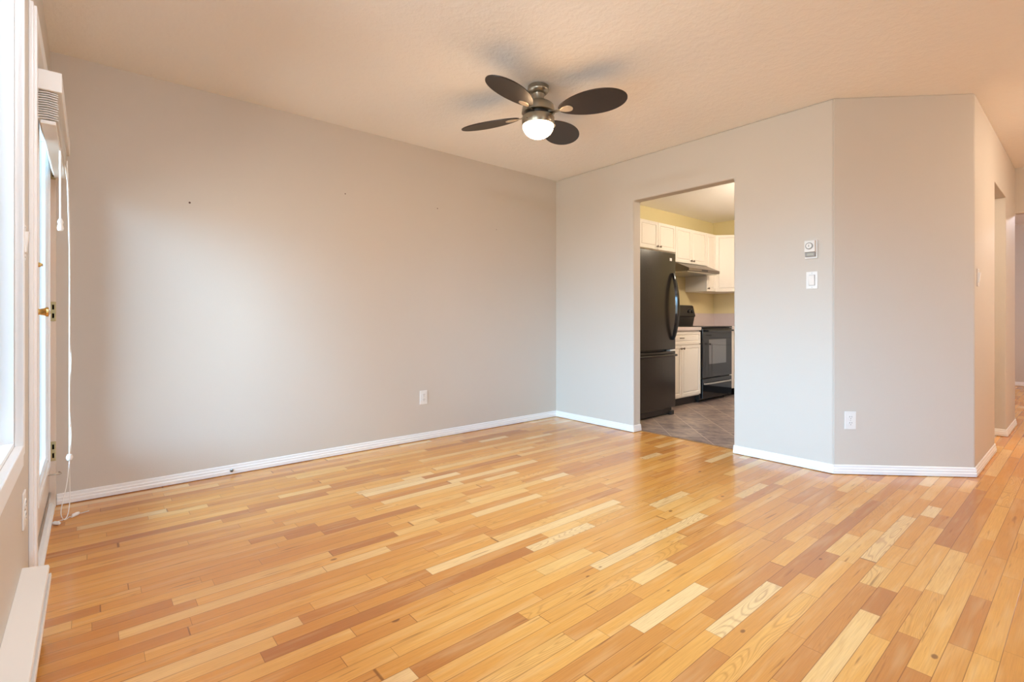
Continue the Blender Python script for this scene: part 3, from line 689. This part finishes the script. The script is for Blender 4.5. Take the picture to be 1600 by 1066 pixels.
# refrigerator
r = thing('refrigerator', 'tall black bottom-freezer refrigerator just inside the kitchen opening', 'refrigerator', (0.74, 4.12, 0), PI/2)
FW = 0.775
bx('body', 'black_fridge', r, 0.004, FW-0.004, 0.06, 0.72, 0.03, 1.685, bevel=0.004)
def curved_front(z0, z1, bulge=0.012, th=0.055):
    bm = bmesh.new(); pts = []
    for i in range(13):
        u = i/12; x = 0.003+(FW-0.006)*u; pts.append((x, -bulge*(1-(2*u-1)**2)))
    pts += [(FW-0.003, th), (0.003, th)]
    prism(bm, pts, z0, z1); return bm
ud = obj('upper_door', curved_front(0.690, 1.70), 'black_fridge', r, 0.008, seg=3)
ld = obj('freezer_drawer', curved_front(0.085, 0.672), 'black_fridge', r, 0.008, seg=3)
bx('kick_plate', 'black_matte', r, 0.03, FW-0.03, 0.03, 0.06, 0.015, 0.083, bevel=0.002)
for x in (0.05, FW-0.05):
    bm = bmesh.new(); box(bm, x-0.03, x+0.03, 0.005, 0.065, 0.001, 0.045); obj('foot', bm, 'black_matte', r, 0.006)
bx('hinge_cover', 'plastic', r, FW-0.10, FW-0.005, 0.0, 0.05, 0.6735, 0.6885, bevel=0.001, label='white strip between fridge doors')
bm = bmesh.new(); box(bm, FW-0.125, FW-0.085, -0.0085, -0.0055, 1.615, 1.645); obj('badge', bm, 'plastic', ud, 0.002, label='small white badge')
# tall bow handle: flat crescent blade of varying width standing off the door
bm = bmesh.new(); n = 24; hz0, hz1, hx = 0.79, 1.49, FW-0.075
ring = []
for i in range(n+1):
    u = i/n; z = hz0+(hz1-hz0)*u; s_ = math.sin(PI*u)
    yy = -0.008-0.062*s_**0.7; wx = 0.012+0.020*s_**0.6; ty = 0.012+0.008*(1-s_)
    ring.append([bm.verts.new((hx+a_*wx, yy+b_*ty, z)) for a_, b_ in ((-1, 0.6), (-0.7, -0.8), (0, -1), (0.7, -0.8), (1, 0.6), (0, 0.8))])
for a_, b_ in zip(ring, ring[1:]):
    for i in range(6): bm.faces.new([a_[i], a_[(i+1) % 6], b_[(i+1) % 6], b_[i]])
bm.faces.new(ring[0][::-1]); bm.faces.new(ring[-1])
obj('handle', bm, 'black_gloss', ud, smooth=True)
bm = bmesh.new(); tube(bm, spline([(0.03, -0.006, 0.630), (0.06, -0.035, 0.632), (FW/2, -0.055, 0.636), (FW-0.06, -0.035, 0.632), (FW-0.03, -0.006, 0.630)]), 0.013, 10)
obj('handle', bm, 'black_gloss', ld, smooth=True)

# range
r = thing('range', 'black free-standing electric range with a reflective glass oven door', 'range', (0.56, 5.757, 0), PI/2)
RW = 0.758
bx('body', 'black_matte', r, 0.0, RW, 0.03, 0.62, 0.03, 0.905, bevel=0.003)
bx('cooktop', 'black_gloss', r, -0.001, RW+0.001, -0.005, 0.55, 0.905, 0.922, bevel=0.004)
bm = bmesh.new()
bm.free()
for x, y, rr in ((0.2, 0.14, 0.10), (0.56, 0.14, 0.08), (0.2, 0.40, 0.08), (0.56, 0.40, 0.10)):
    bm = bmesh.new(); lathe(bm, [(rr-0.004, 0), (rr, 0), (rr, 0.0004), (rr-0.004, 0.0004), (rr-0.004, 0)], 40, org=(x, y, 0.9222))
    obj('burner_ring', bm, 'plastic_grey', r)
od = bx('oven_door', 'black_gloss', r, 0.012, RW-0.012, -0.008, 0.03, 0.295, 0.895, bevel=0.006)
k = N('oven_glass'); k.b.inputs['Base Color'].default_value = (0.05, 0.045, 0.045, 1); k.b.inputs['Roughness'].default_value = 0.03; k.b.inputs['Coat Weight'].default_value = 1.0; k.b.inputs['IOR'].default_value = 1.9; k.b.inputs['Coat Roughness'].default_value = 0.02
M['oven_glass'] = k.m
bx('oven_window', 'oven_glass', od, 0.15, RW-0.17, -0.0095, -0.007, 0.46, 0.76, bevel=0.001)
bm = bmesh.new(); tube(bm, spline([(0.05, -0.006, 0.865), (0.06, -0.04, 0.868), (0.12, -0.05, 0.868), (RW-0.12, -0.05, 0.868), (RW-0.06, -0.04, 0.868), (RW-0.05, -0.006, 0.865)]), 0.011, 10); obj('handle', bm, 'black_gloss', od, smooth=True)
sd = bx('storage_drawer', 'black_gloss', r, 0.012, RW-0.012, -0.006, 0.03, 0.05, 0.285, bevel=0.005)
bm = bmesh.new(); tube(bm, spline([(0.06, -0.004, 0.225), (0.10, -0.022, 0.225), (RW-0.10, -0.022, 0.225), (RW-0.06, -0.004, 0.225)]), 0.010, 10); obj('handle', bm, 'plastic_grey', sd, smooth=True)
bm = bmesh.new(); extrude_profile(bm, [(0.545, 0.915), (0.520, 1.04), (0.505, 1.05), (0.540, 1.19), (0.560, 1.20), (0.62, 1.20), (0.62, 0.915)], (0.0, 0, 0), (RW, 0, 0), out=(0, 1, 0)); bgd = obj('backguard', bm, 'black_matte', r, 0.005, seg=2)
for x in (0.08, 0.17, 0.59, 0.68):
    bm = bmesh.new(); lathe(bm, [(0, 0), (0.024, 0), (0.022, 0.02), (0.018, 0.024), (0, 0.024)], 20, org=(x, 0.52, 1.12), rot=Matrix.Rotation(PI/2+0.24, 4, 'X')); kn = obj('control_knob', bm, 'black_gloss', bgd, smooth=True)
    bm = bmesh.new(); lathe(bm, [(0.026, 0), (0.029, 0), (0.029, 0.002), (0.026, 0.002), (0.026, 0)], 24, org=(x, 0.5205, 1.12), rot=Matrix.Rotation(PI/2+0.24, 4, 'X')); obj('dial_mark', bm, 'plastic_grey', kn)
for x, y in ((0.05, 0.08), (RW-0.05, 0.08), (0.05, 0.57), (RW-0.05, 0.57)):
    bm = bmesh.new(); box(bm, x-0.015, x+0.015, y-0.015, y+0.015, 0.001, 0.032); obj('foot', bm, 'black_matte', r)

# hood
r = thing('range_hood', 'dark sloped under-cabinet range hood above the range', 'range hood', (UF, 5.697, 1.60), PI/2)
bm = bmesh.new(); extrude_profile(bm, [(0.297, 0.0), (0.297, 0.119), (-0.015, 0.119), (-0.19, 0.040), (-0.20, 0.038), (-0.20, 0.004), (-0.19, 0.0)], (0.0, 0, 0), (0.756, 0, 0), out=(0, 1, 0)); obj('canopy', bm, 'hood', r, 0.002)
bx('underside', 'silver', r, 0.02, 0.736, -0.17, 0.28, -0.012, 0.001, bevel=0.002)
bx('end_panel', 'black_matte', r, -0.0015, 0.0, -0.012, 0.297, 0.0, 0.118)
bx('switch_panel', 'black_matte', r, 0.30, 0.45, -0.2015, -0.199, 0.010, 0.030)

# ------------------------------------------------------------------ ceiling lamps outside the frame: hall lamp inferred, the rest added for brightness
def dome_lamp(name, label, x, y, strength, col=WARM, rad=0.15, group=None, drop=0.0):
    t_ = thing(name, label, 'ceiling light', (x, y, H), 0, group)
    bm = bmesh.new(); lathe(bm, [(0, 0), (rad+0.01, 0), (rad+0.012, -0.02), (rad, -0.028), (0, -0.028)], 40); obj('rim', bm, 'nickel', t_, smooth=True)
    if drop:
        bm = bmesh.new(); lathe(bm, [(0, -0.027), (0.012, -0.028), (0.012, -drop), (0, -drop)], 16); obj('stem', bm, 'nickel', t_, smooth=True)
        bm = bmesh.new(); lathe(bm, [(0, -drop+0.001)]+[(rad*math.sin(a_), -drop+0.001-rad+rad*math.cos(a_)) for a_ in [PI*i/16 for i in range(1, 16)]]+[(0, -drop+0.001-2*rad)], 40)
        obj('diffuser', bm, emit_mat('lit_'+name, col, strength), t_, smooth=True); return
    bm = bmesh.new(); lathe(bm, [(rad-0.005, -0.028)]+[((rad-0.005)*math.cos(a_), -0.028-0.075*math.sin(a_)) for a_ in [PI/2*i/8 for i in range(1, 8)]]+[(0, -0.103)], 40)
    obj('diffuser', bm, emit_mat('lit_'+name, col, strength), t_, smooth=True)
dome_lamp('hall_light', 'warm dome ceiling light in the hall', 4.30, 5.1, LAMP_HALL, (1.0, 0.80, 0.60))
dome_lamp('fill_light_dining', 'added warm dome fill light, out of view on the right of the room', 5.0, 1.9, FILL_DIN)  # added fill for the right side and ceiling
dome_lamp('fill_light_win', 'added neutral white dome fill light, out of view close to the big window', 2.3, 0.7, FILL_WIN, (0.86, 0.92, 1.0))  # invented fixture that lifts the left wall, heater and near floor
dome_lamp('fill_light_kitchen', 'added dome fill light, out of view in the kitchen', 1.75, 5.7, FILL_KIT, (1.0, 0.84, 0.64), drop=0.16)  # added unseen source that brightens the kitchen
dome_lamp('fill_light_far', 'added dome fill light, out of view in the far room', 3.9, 8.8, FILL_FAR, (0.9, 0.9, 1.0))  # added unseen source that brightens the wall beyond the hall
